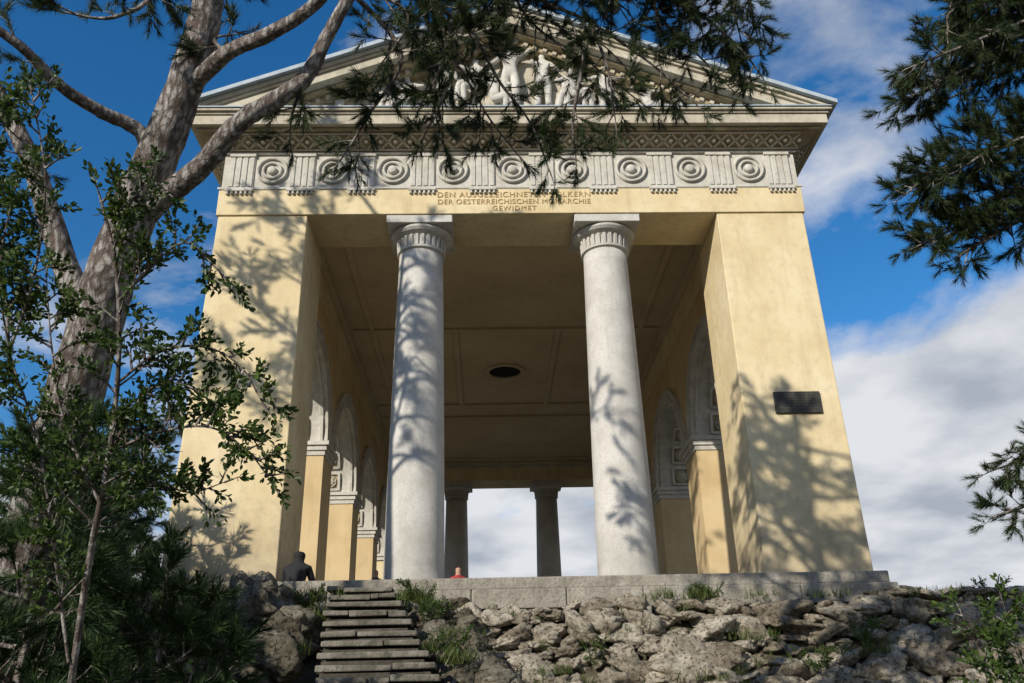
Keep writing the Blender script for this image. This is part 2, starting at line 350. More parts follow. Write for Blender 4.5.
def rake(o0,o1,yf,mat,nm,bev=.01,ext=0):
    b=MB()
    for s in (-1,1):
        z0=lambda x:AP-o0-sl*abs(x)
        z1=lambda x:AP-o1-sl*abs(x)
        xe=EX+ext
        x1=min(xe,(AP-o1-9.503)/sl);x0=min(xe,(AP-o0-9.503)/sl)
        p=[(0,z0(0)),(s*x0,z0(x0)),(s*x1,z1(x1)),(0,z1(0))]
        if abs(x0-x1)<1e-4 and abs(z0(x0)-z1(x1))<1e-4: p=p[:2]+p[3:]
        if s>0: p=p[::-1]
        b.polyxz(p,yf,.12);b.polyxz(p,LD-.12,LD-yf)
    return b.obj(nm,mat,T,bevel=bev)
rake(.0,.09,-.74,M_cream,"raking_cyma")
rake(.092,.15,-.68,M_cream,"raking_fillet")
rake(.152,.36,-.62,M_cream,"raking_corona")
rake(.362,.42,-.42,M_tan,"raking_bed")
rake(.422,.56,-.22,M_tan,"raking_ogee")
b=MB()
for s in (-1,1):
    for k in range(26):
        x=s*(.15+k*.21);z=AP-.49-sl*abs(x)
        if z<9.6: continue
        M=Matrix.Translation((x,-.235,z))@Matrix.Rotation(s*math.atan(sl),4,'Y');b.obox(M,.10,.06,.10)
b.obj("raking_dentils",M_cream,T,bevel=.008)
b=MB()
for s in (-1,1):
    p=[(0,AP+.002),(s*(EX+.08),AP+.002-sl*(EX+.08)),(s*(EX+.08),AP+.10-sl*(EX+.08)),(0,AP+.10)]
    if s<0:p=p[::-1]
    b.polyxz(p,-.84,LD+.84)
b.obj("roof_edge_sheet",M_metal,T)
b=MB()
for s in (-1,1):
    for k in range(30):
        y=-.4+k*.8
        M=Matrix.Translation((s*EX/2,y,AP-sl*EX/2+.125))@Matrix.Rotation(s*math.atan(sl),4,'Y');b.obox(M,7.0,.03,.05)
b.obj("roof_standing_seams",M_roof,T)

def text(body,size,loc,nm,sp=1.0):
    c=bpy.data.curves.new(nm,"FONT");c.body=body;c.size=size;c.extrude=.005;c.align_x='CENTER';c.space_character=sp;c.materials.append(M_let)
    o=bpy.data.objects.new(nm,c);COL.objects.link(o);o.location=loc;o.rotation_euler=(rad(90),0,0);o.parent=T;return o
text("DEN AUSGEZEICHNETEN VÖLKERN",.18,(.02,-.048,7.71),"inscription_line_a",1.12)
text("DER OESTERREICHISCHEN MONARCHIE",.165,(.02,-.048,7.545),"inscription_line_b",1.08)
text("GEWIDMET",.155,(.02,-.048,7.39),"inscription_line_c",1.2)

# ------------------------------------------------------------------ skinned figures
def skinfig(name,joints,edges,mat,parent=None,root=0,sub=2,disp=0):
    me=bpy.data.meshes.new(name);me.from_pydata([j[:3] for j in joints],edges,[]);me.update()
    ob=bpy.data.objects.new(name,me);COL.objects.link(ob)
    me.materials.append(mat)
    md=ob.modifiers.new("skin","SKIN");md.use_smooth_shade=True
    lay=me.skin_vertices[0].data
    for i,j in enumerate(joints):
        lay[i].radius=(j[3],j[4] if len(j)>4 else j[3]);lay[i].use_root=(i==root)
    sb=ob.modifiers.new("sub","SUBSURF");sb.levels=sub;sb.render_levels=sub
    if parent: ob.parent=parent
    return ob
rel=empty("pediment_relief");rel.parent=T
def figure(x,z0,h,lean=0,arm_l=(-.25,.1),arm_r=(.25,.1),seated=0,flip=1,nm="figure"):
    s=h/1.8;y=-.10
    P=lambda dx,dz,dy=0,r=.08:(x+flip*dx*s+lean*dz*s,y+dy*s,z0+dz*s,r*s)
    if seated:
        J=[P(0,.55,0,.17),P(0,.85,0,.16),P(0,1.12,0,.19),P(0,1.27,0,.07),P(.02,1.38,0,.10),P(.02,1.50,0,.095),
           P(.16,.58,-.05,.12),P(.45,.62,-.12,.11),P(.50,.3,-.1,.09),P(.52,.02,-.1,.08),
           P(.02,.5,-.08,.12),P(.34,.5,-.16,.11),P(.33,.25,-.1,.09),P(.33,.02,-.1,.08),
           P(.2,1.15,0,.08),P(arm_r[0]*.6+.2,1.05+arm_r[1]*.5,-.08,.065),P(arm_r[0]+.3,1.05+arm_r[1],-.12,.05),
           P(-.2,1.15,0,.08),P(arm_l[0]*.6-.2,1.05+arm_l[1]*.5,-.08,.065),P(arm_l[0]-.3,1.05+arm_l[1],-.12,.05)]
    else:
        J=[P(0,.92,0,.16),P(0,1.15,0,.14),P(0,1.42,0,.18),P(0,1.53,0,.065),P(0,1.63,0,.10),P(0,1.74,0,.095),
           P(.1,.85,-.03,.13),P(.12,.48,-.06,.11),P(.12,.25,-.03,.09),P(.13,.02,-.02,.09),
           P(-.1,.85,-.02,.13),P(-.14,.48,-.02,.11),P(-.15,.25,0,.09),P(-.16,.02,0,.09),
           P(.2,1.43,0,.075),P(.2+arm_r[0]*.5,1.25+arm_r[1]*.5,-.06,.06),P(.2+arm_r[0],1.2+arm_r[1],-.1,.05),
           P(-.2,1.43,0,.075),P(-.2+arm_l[0]*.5,1.25+arm_l[1]*.5,-.06,.06),P(-.2+arm_l[0],1.2+arm_l[1],-.1,.05)]
    E=[(0,1),(1,2),(2,3),(3,4),(4,5),(0,6),(6,7),(7,8),(8,9),(0,10),(10,11),(11,12),(12,13),(2,14),(14,15),(15,16),(2,17),(17,18),(18,19)]
    return skinfig(nm,J,E,M_relief,rel)
zb=9.62
figure(0,zb+.35,1.75,arm_l=(-.35,-.1),arm_r=(.3,.4))
figure(-.75,zb+.45,1.45,arm_l=(-.2,-.1),arm_r=(.25,.2),seated=1,flip=-1)
figure(.72,zb+.35,1.5,arm_l=(-.1,.3),arm_r=(.35,-.1))
figure(-1.5,zb+.2,1.45,lean=.08,arm_l=(-.3,.1),arm_r=(.2,-.2))
figure(1.35,zb+.25,1.4,seated=1,arm_r=(.2,.25),arm_l=(-.2,-.1))
figure(2.15,zb+.05,1.4,lean=-.12,arm_l=(-.3,.1),arm_r=(.3,.15))
figure(-2.25,zb+.05,1.4,seated=1,flip=-1,arm_r=(.2,.3),arm_l=(-.2,0))
figure(-2.95,zb,1.15,lean=.25,arm_l=(-.2,-.2),arm_r=(.3,.2))
figure(2.95,zb,1.2,seated=1,arm_r=(.3,.1),arm_l=(-.2,.2))
figure(3.7,zb-.05,.95,seated=1,arm_r=(.3,-.1),arm_l=(-.1,.1))
figure(-3.7,zb-.05,.95,seated=1,flip=-1,arm_r=(.3,-.1),arm_l=(-.1,.1))
figure(-.38,zb+.1,1.5,seated=1,arm_r=(.2,-.1),arm_l=(-.2,.3))
figure(1.05,zb+.0,1.3,lean=.2,arm_l=(-.1,.1),arm_r=(.2,-.1))
b=MB()
for x,z,r in ((-.35,10.3,.3),(1.0,10.2,.28),(-1.15,10.1,.27),(1.8,10.0,.25),(-2.6,9.95,.24),(2.6,9.95,.24),(.4,10.05,.3),(-1.9,9.95,.2)):
    b.lathe([(r,0),(r*.95,.06),(r*.6,.1),(r*.1,.12)],Matrix.Translation((x,.06,z))@Matrix.Rotation(rad(90),4,'X'),20)
b.obj("relief_shields",M_cream,rel,smooth=True)

pe=empty("memorial_plaque")
b=MB();b.box(4.79,5.67,-.045,-.002,2.93,3.36);b.obj("plate",M_bronze,pe,bevel=.012)
b=MB()
rr_=np.random.default_rng(4)
for k in range(6):
    xx=4.88+.03*(k%2)
    while xx<5.52:
        l=rr_.uniform(.04,.11);b.box(xx,min(xx+l,5.58),-.049,-.0452,3.025+.055*k,3.040+.055*k);xx+=l+.025
for x in (4.82,5.64):
    for z in (2.96,3.33): b.lathe([(.014,0),(.008,.012)],Matrix.Translation((x,-.045,z))@Matrix.Rotation(rad(90),4,'X'),8)
b.obj("raised_lettering",M_bronze2,pe)

# ------------------------------------------------------------------ ground
def gz(x,y):
    x=np.asarray(x,float);y=np.asarray(y,float)
    s=-0.6-y
    t=np.clip((x+1.5)/1.3,0,1);t=t*t*(3-2*t)
    k=.52+.75*t
    z=np.where(s<0,-.62,-.70-k*s)
    z=np.maximum(z,-3.95)
    side=np.maximum(np.abs(x)-9,0)
    z=z-np.minimum(side*.12,3)*(y>-6)
    back=np.maximum(y-26,0);z=z-np.minimum(back*.15,6)
    return z
def grid(a,n,c=0):
    t=np.linspace(-1,1,n);return c+np.sinh(t*5.2)/np.sinh(5.2)*a
gx=grid(1500,201);gy=grid(1500,201,-4)
X,Y=np.meshgrid(gx,gy,indexing='ij');Z=gz(X,Y)
for i in range(201):
    for j in range(201):
        if abs(X[i,j])<40 and abs(Y[i,j])<40:
            p=Vector((X[i,j]*.9,Y[i,j]*.9,0));Z[i,j]+=(mnoise.noise(p)*.09+mnoise.noise(p*.3)*.12)*(1 if Y[i,j]<-.6 else .25)-.03
        Z[i,j]=min(Z[i,j],-.53) if abs(X[i,j])<6.6 and Y[i,j]>-.6 else Z[i,j]
V=np.stack([X,Y,Z],-1).reshape(-1,3);idx=np.arange(201*201).reshape(201,201)
F=np.stack([idx[:-1,:-1],idx[1:,:-1],idx[1:,1:],idx[:-1,1:]],-1).reshape(-1,4)
trimesh("ground",V,F,M_earth,smooth=True)

# ------------------------------------------------------------------ rocks
def ico(sub):
    bm=bmesh.new();bmesh.ops.create_icosphere(bm,subdivisions=sub,radius=1)
    V=np.array([v.co[:] for v in bm.verts]);F=np.array([[v.index for v in f.verts] for f in bm.faces]);bm.free();return V,F
IV,IF=ico(4)
def rock_template(seed):
    r=np.random.default_rng(seed);n=r.normal(size=(10,3));n/=np.linalg.norm(n,axis=1)[:,None]
    h=r.uniform(.5,1.,10);d=IV@n.T
    rr=np.min(np.where(d>.05,h/np.maximum(d,.05),9),axis=1);rr=np.minimum(rr,1.3)
    out=IV*rr[:,None]
    off=np.array([mnoise.fractal(Vector(p*1.6+seed),1.,2.,5)+.6*abs(mnoise.noise(Vector(p*4.5+seed)))-.15 for p in out])
    return out*(1+.27*off)[:,None]
RT=[rock_template(s*13+3) for s in range(18)]
def rotm(n,r,tilt=.5):
    A=r.uniform(0,2*math.pi,n);ax=r.normal(size=(n,3));ax/=np.linalg.norm(ax,axis=1)[:,None]
    return [np.array(Matrix.Rotation(r.normal()*tilt,3,Vector(ax[i]))) for i in range(n)],A
def rocks(name,items,mat,seed=1,tilt=.35,spin=True):
    r=np.random.default_rng(seed);Vs=[];Fs=[];n0=0;Ms,A=rotm(len(items),r,tilt)
    for i,((p,s),M) in enumerate(zip(items,Ms)):
        t0=RT[r.integers(len(RT))]@np.array(Matrix.Rotation(A[i],3,'Z')).T
        t=t0*np.array(s)
        Vs.append(t@M.T+np.array(p));Fs.append(IF+n0);n0+=len(t)
    return trimesh(name,np.concatenate(Vs),np.concatenate(Fs),mat,smooth=True)
items=[];r=np.random.default_rng(11)
s=0.0
while s<3.4:
    y=-.60-s*.60;z=-.60-s*.80
    x=-1.55+r.uniform(0,.3)+(.35 if s<.5 else 0)
    big=r.uniform(.85,1.15)
    while x<12.5:
        w=r.choice([r.uniform(.09,.16),r.uniform(.15,.27),r.uniform(.24,.40)],p=[.3,.45,.25])*big
        items.append(((x+w,y+r.uniform(-.12,.08),z+r.uniform(-.08,.08)),(w*r.uniform(1.1,1.35),w*r.uniform(.8,1.),w*r.uniform(.42,.75))))
        x+=w*1.85
    s+=.225*big
for k in range(240):
    x=r.uniform(-1.3,12);s=r.uniform(0,3);w=r.uniform(.05,.12);items.append(((x,-.64-s*.6,-.57-s*.8),(w*1.2,w*.8,w*.6)))
for k in range(22):
    x=5.9+k*.33;w=r.uniform(.2,.36);items.append(((x,-.5+r.uniform(-.15,.1),-.44),(w*1.3,w*.9,w*.28)))
rocks("rubble_stone_wall",items,M_rock,3,.28)
items=[]
for k in range(340):
    s=r.uniform(0,5);x=-3.55-r.uniform(0,1)**1.2*6.
    y=-.75-s*.8;w=r.uniform(.12,.40)
    lift=.38*math.exp(-((x+4.6)/1.1)**2)*math.exp(-(s/1.6)**2)
    z=-.58-s*.5+lift
    items.append(((x,y+r.uniform(-.1,.1),z+r.uniform(-.1,.08)),(w*1.15,w*r.uniform(.7,1),w*r.uniform(.5,.85))))
for (x,y,z,w) in ((-3.75,-.95,-.45,.33),(-4.25,-.8,-.3,.38),(-4.9,-.8,-.33,.36),(-3.6,-1.5,-.75,.36),(-3.55,-2.1,-1.05,.36),(-3.45,-2.8,-1.45,.36),(-4.2,-1.6,-.6,.5),(-5.5,-.8,-.4,.35),(-6.2,-.9,-.45,.35)):
    items.append(((x,y,z),(w,w*.9,w*.8)))
for k in range(80):
    s=r.uniform(.1,3.8);w=r.uniform(.12,.28);y=-.5-s
    x=-2.62+.078*(s/.34)+.52+.024*(s/.34)+w+r.uniform(.03,.85)
    items.append(((x,y,-.47-s*.52-r.uniform(0,.15)),(w*1.1,w*.9,w*.75)))
rocks("rock_outcrop",items,M_rock2,5,.5)

# ------------------------------------------------------------------ stairs
se=empty("stone_stairs");b=MB();br=MB();r=np.random.default_rng(21)
for i in range(21):
    z=-.17*(i+1);y=-.42-.34*i;cx=-2.66+.078*i;hw=.50+.028*i
    xx=cx-hw-r.uniform(0,.05);x_end=cx+hw+r.uniform(0,.05);np_=int(r.integers(1,4));cuts=sorted(r.uniform(.2,.8,np_-1).tolist())+[1.]
    x0_=xx
    for c_ in cuts:
        x1_=x0_+0;xe=xx+(x_end-xx)*c_
        if xe-x0_<.12: continue
        dy=r.uniform(-.035,.035);dz=r.uniform(-.02,.014)
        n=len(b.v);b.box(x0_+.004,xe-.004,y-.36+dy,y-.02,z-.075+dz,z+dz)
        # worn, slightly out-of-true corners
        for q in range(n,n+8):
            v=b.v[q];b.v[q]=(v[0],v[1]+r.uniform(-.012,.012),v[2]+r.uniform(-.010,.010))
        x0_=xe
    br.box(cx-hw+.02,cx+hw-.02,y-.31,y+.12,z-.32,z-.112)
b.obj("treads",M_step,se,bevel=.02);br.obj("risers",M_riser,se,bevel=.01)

# ------------------------------------------------------------------ vegetation engine
def catmull(P,k=6):
    P=np.array(P,float);Q=np.vstack([2*P[0]-P[1],P,2*P[-1]-P[-2]]);out=[]
    for i in range(1,len(Q)-2):
        for j in range(k):
            t=j/k;a,b_,c,d=Q[i-1],Q[i],Q[i+1],Q[i+2]
            out.append(.5*((2*b_)+(-a+c)*t+(2*a-5*b_+4*c-d)*t*t+(-a+3*b_-3*c+d)*t**3))
    out.append(P[-1]);return np.array(out)
class Plant:
    def __init__(s,seed): s.tv=[];s.tf=[];s.n=0;s.sp=[];s.sd=[];s.ss=[];s.r=np.random.default_rng(seed)
    def tube(s,P,r0,r1,sides=8,wob=.08,power=1.):
        P=np.asarray(P);m=len(P);T_=np.gradient(P,axis=0);T_/=np.linalg.norm(T_,axis=1)[:,None]+1e-9
        up=np.array([.3,.2,1.]);A=np.cross(T_,up);A/=np.linalg.norm(A,axis=1)[:,None]+1e-9;B=np.cross(T_,A)
        t=np.linspace(0,1,m);rr=r0+(r1-r0)*t**power
        an=np.arange(sides)*2*math.pi/sides
        w=1+wob*s.r.normal(size=(m,sides))
        V=P[:,None,:]+rr[:,None,None]*w[:,:,None]*(np.cos(an)[None,:,None]*A[:,None,:]+np.sin(an)[None,:,None]*B[:,None,:])
        i=np.arange(m-1)[:,None]*sides;j=np.arange(sides)[None,:];jj=(j+1)%sides
        F=np.stack([i+j,i+jj,i+sides+jj,i+sides+j],-1).reshape(-1,4)+s.n
        s.tv.append(V.reshape(-1,3));s.tf.append(F);s.n+=m*sides
    def shoot(s,p,d,sc=1.): s.sp.append(p);s.sd.append(d/ (np.linalg.norm(d)+1e-9));s.ss.append(sc)
    def foliage(s,path,r0=.03,r1=.008,start=.15,sec=.17,slen=(.3,.75),step=.075,up=.12,sc=1.,sub=.35,fill=1.):
        P=catmull(path,8) if len(path)<12 else np.asarray(path)
        s.tube(P,r0,r1,6)
        seg=np.linalg.norm(np.diff(P,axis=0),axis=1);cum=np.concatenate([[0],np.cumsum(seg)]);Lt=cum[-1]
        d=start*Lt
        while d<Lt:
            q=np.array([np.interp(d,cum,P[:,k]) for k in range(3)])
            i=min(np.searchsorted(cum,d),len(P)-1);t=P[i]-P[i-1];t/=np.linalg.norm(t)+1e-9
            rv=s.r.normal(size=3);rv-=rv@t*t;rv/=np.linalg.norm(rv)+1e-9
            dr=t*s.r.uniform(.3,.9)+rv*.9+np.array([0,0,up]);dr/=np.linalg.norm(dr)
            ln=s.r.uniform(*slen)*(1-.35*d/Lt)
            s.twig(q,dr,ln,step,sc,sub,up)
            d+=sec*s.r.uniform(.5,1.5)
        t=P[-1]-P[-3];s.twig(P[-1],t/np.linalg.norm(t),slen[0],step,sc,0,up)
    def twig(s,q,dr,ln,step,sc,sub,up):
        c=s.r.normal(size=3)*.22;m=5
        t=np.linspace(0,1,m)[:,None];Q=q+dr*ln*t+(c+np.array([0,0,up]))*ln*.5*t**2
        s.tube(Q,.008+.006*ln,.003,4,0)
        k=max(2,int(ln*.7/step))
        for i in range(k):
            tt=.3+.7*(i+s.r.uniform(0,1))/k;p=q+dr*ln*tt+(c+np.array([0,0,up]))*ln*.5*tt**2
            rv=s.r.normal(size=3);dd=dr*.8+rv*.55+np.array([0,0,.15]);s.shoot(p,dd,sc*s.r.uniform(.7,1.15))
            if sub>0 and s.r.random()<sub:
                l2=ln*.45;s.twig(p,dd/np.linalg.norm(dd),l2,step,sc,0,up)
        for i in range(2): s.shoot(Q[-1],dr+s.r.normal(size=3)*.3,sc)
    def build(s,name,tmpls,fmat,bmat=M_bark,fname="needles"):
        e=empty(name)
        if s.tv: trimesh("trunk_and_branches",np.concatenate(s.tv),np.concatenate(s.tf),bmat,e,True)
        P=np.array(s.sp);D=np.array(s.sd);S=np.array(s.ss);n=len(P)
        sp=s.r.uniform(0,2*math.pi,n);a=np.where(np.abs(D[:,2:3])>.9,np.array([[1.,0,0]]),np.array([[0,0,1.]]))
        A=np.cross(D,a);A/=np.linalg.norm(A,axis=1)[:,None];B=np.cross(D,A)
        A2=A*np.cos(sp)[:,None]+B*np.sin(sp)[:,None];B2=np.cross(D,A2)
        which=s.r.integers(0,len(tmpls),n);Vs=[];Fs=[];c=0
        for k,(tv,tf) in enumerate(tmpls):
            I=np.where(which==k)[0]
            if len(I)==0: continue
            v=(tv[None,:,0:1]*A2[I][:,None,:]+tv[None,:,1:2]*B2[I][:,None,:]+tv[None,:,2:3]*D[I][:,None,:])*S[I][:,None,None]+P[I][:,None,:]
            f=tf[None]+(np.arange(len(I))*len(tv))[:,None,None]+c
            Vs.append(v.reshape(-1,3));Fs.append(f.reshape(-1,tf.shape[1]));c+=len(I)*len(tv)
        trimesh(fname,np.concatenate(Vs),np.concatenate(Fs),fmat,e)
        return e
def needle_tmpl(seed,n=46,L=.16,nl=(.08,.13),w=.0045,spread=(20,62)):
    r=np.random.default_rng(seed);V=[];F=[]
    for i in range(n):
        t=(i/n)**.8;base=np.array([0,0,t*L]);a=r.uniform(0,2*math.pi);th=rad(r.uniform(*spread)*(1.05-.6*t))
        d=np.array([math.sin(th)*math.cos(a),math.sin(th)*math.sin(a),math.cos(th)])
        s=np.cross(d,r.normal(size=3));s/=np.linalg.norm(s)
        l=r.uniform(*nl);k=len(V);V+=[base-s*w/2,base+s*w/2,base+d*l+np.array([0,0,.01])];F.append((k,k+1,k+2))
    return np.array(V),np.array(F)
NT=[needle_tmpl(s,58,.13,(.06,.10),.0057,(20,78)) for s in range(5)]
NTc=[needle_tmpl(s+20,28,.16,(.09,.14),.011) for s in range(4)]
def leaf_tmpl(seed,n=5,L=.10,ll=.055,lw=.03):
    r=np.random.default_rng(seed);V=[];F=[]
    for i in range(n):
        t=i/(n-1);base=np.array([0,0,t*L]);a=i*2.4+r.uniform(-.5,.5);th=rad(r.uniform(35,75)*(1-.5*t))
        d=np.array([math.sin(th)*math.cos(a),math.sin(th)*math.sin(a),math.cos(th)])
        s=np.cross(d,r.normal(size=3));s/=np.linalg.norm(s);nn=np.cross(d,s)
        l=ll*r.uniform(.7,1.2);w=lw*l/ll;k=len(V)
        V+=[base,base+d*l*.3+s*w*.42+nn*w*.12,base+d*l*.65+s*w*.42+nn*w*.1,base+d*l-nn*w*.1,base+d*l*.65-s*w*.42+nn*w*.1,base+d*l*.3-s*w*.42+nn*w*.12]
        F+=[(k,k+1,k+2,k+3),(k,k+3,k+4,k+5)]
    return np.array(V),np.array(F)
LT=[leaf_tmpl(s) for s in range(5)]
cm=lambda s:[tuple(float(a)/100 for a in p.split(',')) for p in s.split()]
def jit(pts,r,a,a2=None):
    """copy of a branch line displaced and bent a little"""
    o=r.normal(size=3)*np.array([a,a*1.3,a*.5]);o2=r.normal(size=3)*(a2 or a)*.6;n=len(pts)
    return [tuple(np.array(p)+o*min(1,i/1.5)+o2*(i/n)**2) for i,p in enumerate(pts)]

# --- big pine (left foreground)
p=Plant(1)
trunk=[(-4.85,-7.6,-4.1),(-4.53,-7.89,-2.47),(-4.17,-8.33,-1.51),(-3.97,-8.64,-.83),(-3.78,-8.91,-.21),(-3.62,-9.10,.45),(-3.47,-9.26,1.06),(-3.30,-9.40,1.61),(-3.14,-9.50,2.06),(-2.95,-9.67,2.68),(-2.87,-9.76,3.12),(-2.81,-9.92,3.73),(-2.80,-10.05,4.78),(-2.7,-10.1,6.2),(-2.75,-10.0,7.6),(-2.6,-9.9,8.8)]
tp=catmull(trunk,5);p.tube(tp,.26,.05,16,.035,1.1)
def limb(pts,r0,r1,sides=10): p.tube(catmull(pts,6),r0,r1,sides,.05)
Bp=[(-3.38,-9.32,1.25),(-3.16,-9.40,1.5),(-2.79,-9.58,1.72),(-2.48,-9.73,2.03),(-2.23,-9.72,2.25),(-2.01,-9.72,2.48),(-1.86,-9.77,2.84),(-1.68,-9.78,3.32),(-1.37,-9.77,4.03),(-1.1,-9.7,4.9)]
limb(Bp,.10,.035)
Cp=[(-3.03,-9.59,2.39),(-2.62,-9.86,2.59),(-2.24,-10.01,2.66),(-1.92,-10.10,2.84),(-1.61,-10.25,3.15),(-1.3,-10.4,3.6)];limb(Cp,.07,.035)
Dp=[(-3.25,-9.42,1.8)]+cm("-334,-951,210 -357,-973,213 -378,-997,218 -397,-1024,231 -422,-1049,240");limb(Dp,.065,.03)
Ep=cm("-362,-908,45 -394,-920,119 -422,-940,191 -459,-957,257");limb(Ep,.11,.06)
S0=cm("-281,-992,373 -211,-1003,419 -85,-992,458 71,-967,490 211,-942,496");limb(S0,.09,.03)
SS=["-170,-970,340 -142,-951,320 -129,-939,292 -156,-921,253 -176,-915,216",
 "-128,-994,442 -104,-949,362 -69,-928,336 -43,-902,301 -16,-880,274 2,-862,231",
 "-67,-985,467 -23,-932,391 42,-911,364 99,-889,335 140,-875,300",
 "53,-967,491 100,-923,413 149,-901,385 186,-890,352 203,-882,330",
 "-104,-949,362 -83,-928,313 -96,-918,266 -109,-907,243",
 "42,-911,364 31,-900,315 23,-881,273 25,-870,248"]
rj=np.random.default_rng(77)
for s_ in SS:
    q=cm(s_);p.foliage(q,.026,.007,.10,.10,(.16,.40),.058,.0,.97,.36)
    p.foliage(jit(q,rj,.22)[:max(3,len(q)-1)],.020,.006,.12,.12,(.16,.38),.06,.0,.97,.36)
for k in range(14): # short branches hanging from the overhead limb
    x=-1.45+k*.26+rj.uniform(-.1,.1);y=-9.75+.03*k
    p.foliage([(x,y,4.5+.04*k),(x+rj.uniform(-.1,.2),y+.25,4.0+rj.uniform(-.1,.1)),(x+rj.uniform(0,.35),y+.5,3.78+rj.uniform(-.15,.1))],.02,.006,.25,.10,(.18,.42),.06,.0,.97,.35)
p.foliage(cm("-352,-1005,358 -320,-1004,305 -348,-1003,280 -382,-1012,277"),.03,.008,.12,.12,(.2,.45),.06,.0)
p.foliage([(-2.0,-9.72,2.48),(-2.15,-9.5,2.3),(-2.2,-9.3,2.2)],.02,.006,.3,.13,(.15,.3),.07,.0)
p.foliage([(-2.62,-9.86,2.59),(-2.75,-9.8,2.8),(-2.6,-9.75,2.9)],.02,.006,.3,.13,(.15,.3),.07,.0)
for s_ in (Dp[2:],Ep[1:]): p.foliage(s_,.02,.008,.3,.15,(.2,.45),.07,.05)
r=np.random.default_rng(5)
def crown(pl,axis_pts,n,z0,z1,ln,sec=.22,step=.1,rise=.25,az=None,sc=1.15,sub=.3):
    A=np.array(axis_pts)
    for k in range(n):
        z=z0+(z1-z0)*(k+.5)/n;c=np.array([np.interp(z,A[:,2],A[:,0]),np.interp(z,A[:,2],A[:,1]),z])
        a=k*2.4+r.uniform(-.5,.5) if az is None else r.uniform(*az);l=r.uniform(*ln)*(1-.35*(z-z0)/(z1-z0))
        d=np.array([math.cos(a),math.sin(a),0]);P=[c,c+d*l*.4+[0,0,rise*l*.35],c+d*l*.75+[0,0,rise*l*.8]+r.normal(size=3)*.12,c+d*l+[0,0,rise*l*.9]+r.normal(size=3)*.15]
        pl.foliage(P,.05,.012,.3,sec,(.35,.8),step,.1,sc,sub)
big=p.build("pine_tree",NT,M_needle)
p=Plant(11);p.tube(np.array(trunk[-3:]),.05,.03,6)
crown(p,trunk,21,4.9,8.6,(1.6,3.0),.16,.085,sc=1.25,sub=.4)
e2=p.build("upper_crown",NTc,M_needle);e2.parent=big

# --- second pine, off to the left
p=Plant(2);tr=[(-9.2,-8.2,-4.),(-9.1,-8.1,0),(-8.9,-8.1,4),(-9.,-8.0,8),(-8.8,-8.,11.8)]
p.tube(catmull(tr,6),.26,.05,12,.05);crown(p,tr,25,6.8,11.8,(1.8,3.9),.16,.085,sc=1.25,sub=.4);p.build("pine_tree",NTc,M_needle)
# --- right pine
p=Plant(3);tr=[(6.45,-5.3,-3.6),(6.51,-5.47,-2.82),(6.67,-7.39,1.51),(6.74,-8.41,4.57),(6.94,-8.94,7.0),(7.0,-9.0,8.5)]
p.tube(catmull(tr,6),.2,.05,12,.05)
for i_,s_ in enumerate(("677,-866,488 578,-862,436 483,-858,386 412,-852,354 372,-843,337","664,-801,293 573,-824,301 480,-836,286 410,-825,266 376,-816,248",
 "663,-759,198 562,-795,237 475,-804,238 409,-799,207 385,-793,196","665,-685,29 572,-678,21 511,-673,13 464,-666,0","664,-639,-75 571,-645,-54 510,-652,-34 469,-647,-42",
 "676,-884,554 580,-895,512 490,-871,440 433,-869,415 425,-861,397")):
    c=cm(s_);p.foliage(c,.035,.008,.3,.065,(.18,.40),.045,.05,1.,.5)
    if i_ in (0,1,2,5):
        for q in range(3): p.foliage(jit(c,rj,.15),.03,.008,.35,.085,(.18,.38),.05,.05,1.,.45)
crown(p,tr,7,5.2,8.2,(1.2,2.2),az=(-1.2,1.5))
p.build("pine_tree",NT,M_needle)
# --- young pines / shrubs at lower left
def sapling(name,base,top,seed,rad0,n,tm,mat,sc=1.1):
    p=Plant(seed);base=np.array(base);top=np.array(top);p.tube(catmull([base,(base+top)/2+[.05,.03,0],top],5),.05,.015,7)
    rr=np.random.default_rng(seed)
    for k in range(n):
        t=.12+.88*(k+.5)/n;c=base+(top-base)*t;a=k*2.4+rr.uniform(-.4,.4);l=rad0*(1.05-.8*t)*rr.uniform(.7,1.15)
        d=np.array([math.cos(a),math.sin(a),0])
        p.foliage([c,c+d*l*.5+[0,0,.1*l],c+d*l+[0,0,.4*l]],.018,.006,.15,.11,(.16,.36),.06,.25,sc,.3)
    p.build(name,tm,mat)
sapling("young_pine",(-3.75,-9.3,-4.),(-3.6,-9.2,-.5),31,.95,30,NT,M_sap,1.25)
sapling("young_pine",(-2.95,-8.9,-4.),(-2.9,-8.8,-1.4),32,.8,24,NT,M_sap,1.25)
sapling("young_pine",(-3.2,-7.2,-3.9),(-3.15,-7.1,-1.55),33,.9,24,NTc,M_sap)
sapling("young_pine",(-4.6,-7.0,-3.8),(-4.5,-6.9,-.2),34,1.2,30,NTc,M_sap)
sapling("young_pine",(-5.9,-3.2,-2.3),(-5.8,-3.1,1.3),35,1.2,26,NTc,M_sap,1.1)
sapling("young_pine",(-7.3,-2.0,-1.6),(-7.2,-1.9,2.2),36,1.5,30,NTc,M_sap,1.2)
sapling("young_pine",(-5.3,-4.6,-2.9),(-5.2,-4.6,-.5),37,1.0,24,NTc,M_sap,1.1)
for (x,y,h,sd) in ((-10.5,8,6.2,41),(-13,13,7.5,42),(-9.6,13,4.5,43)):
    p=Plant(sd);tr=[(x,y,-3),(x+.1,y,1),(x,y+.1,h)];p.tube(catmull(tr,5),.2,.04,8)
    crown(p,tr,22,-1.2,h-.3,(1.5,2.6),.26,.13,.15,sc=1.8,sub=.2);p.build("pine_tree",NTc,M_needle)
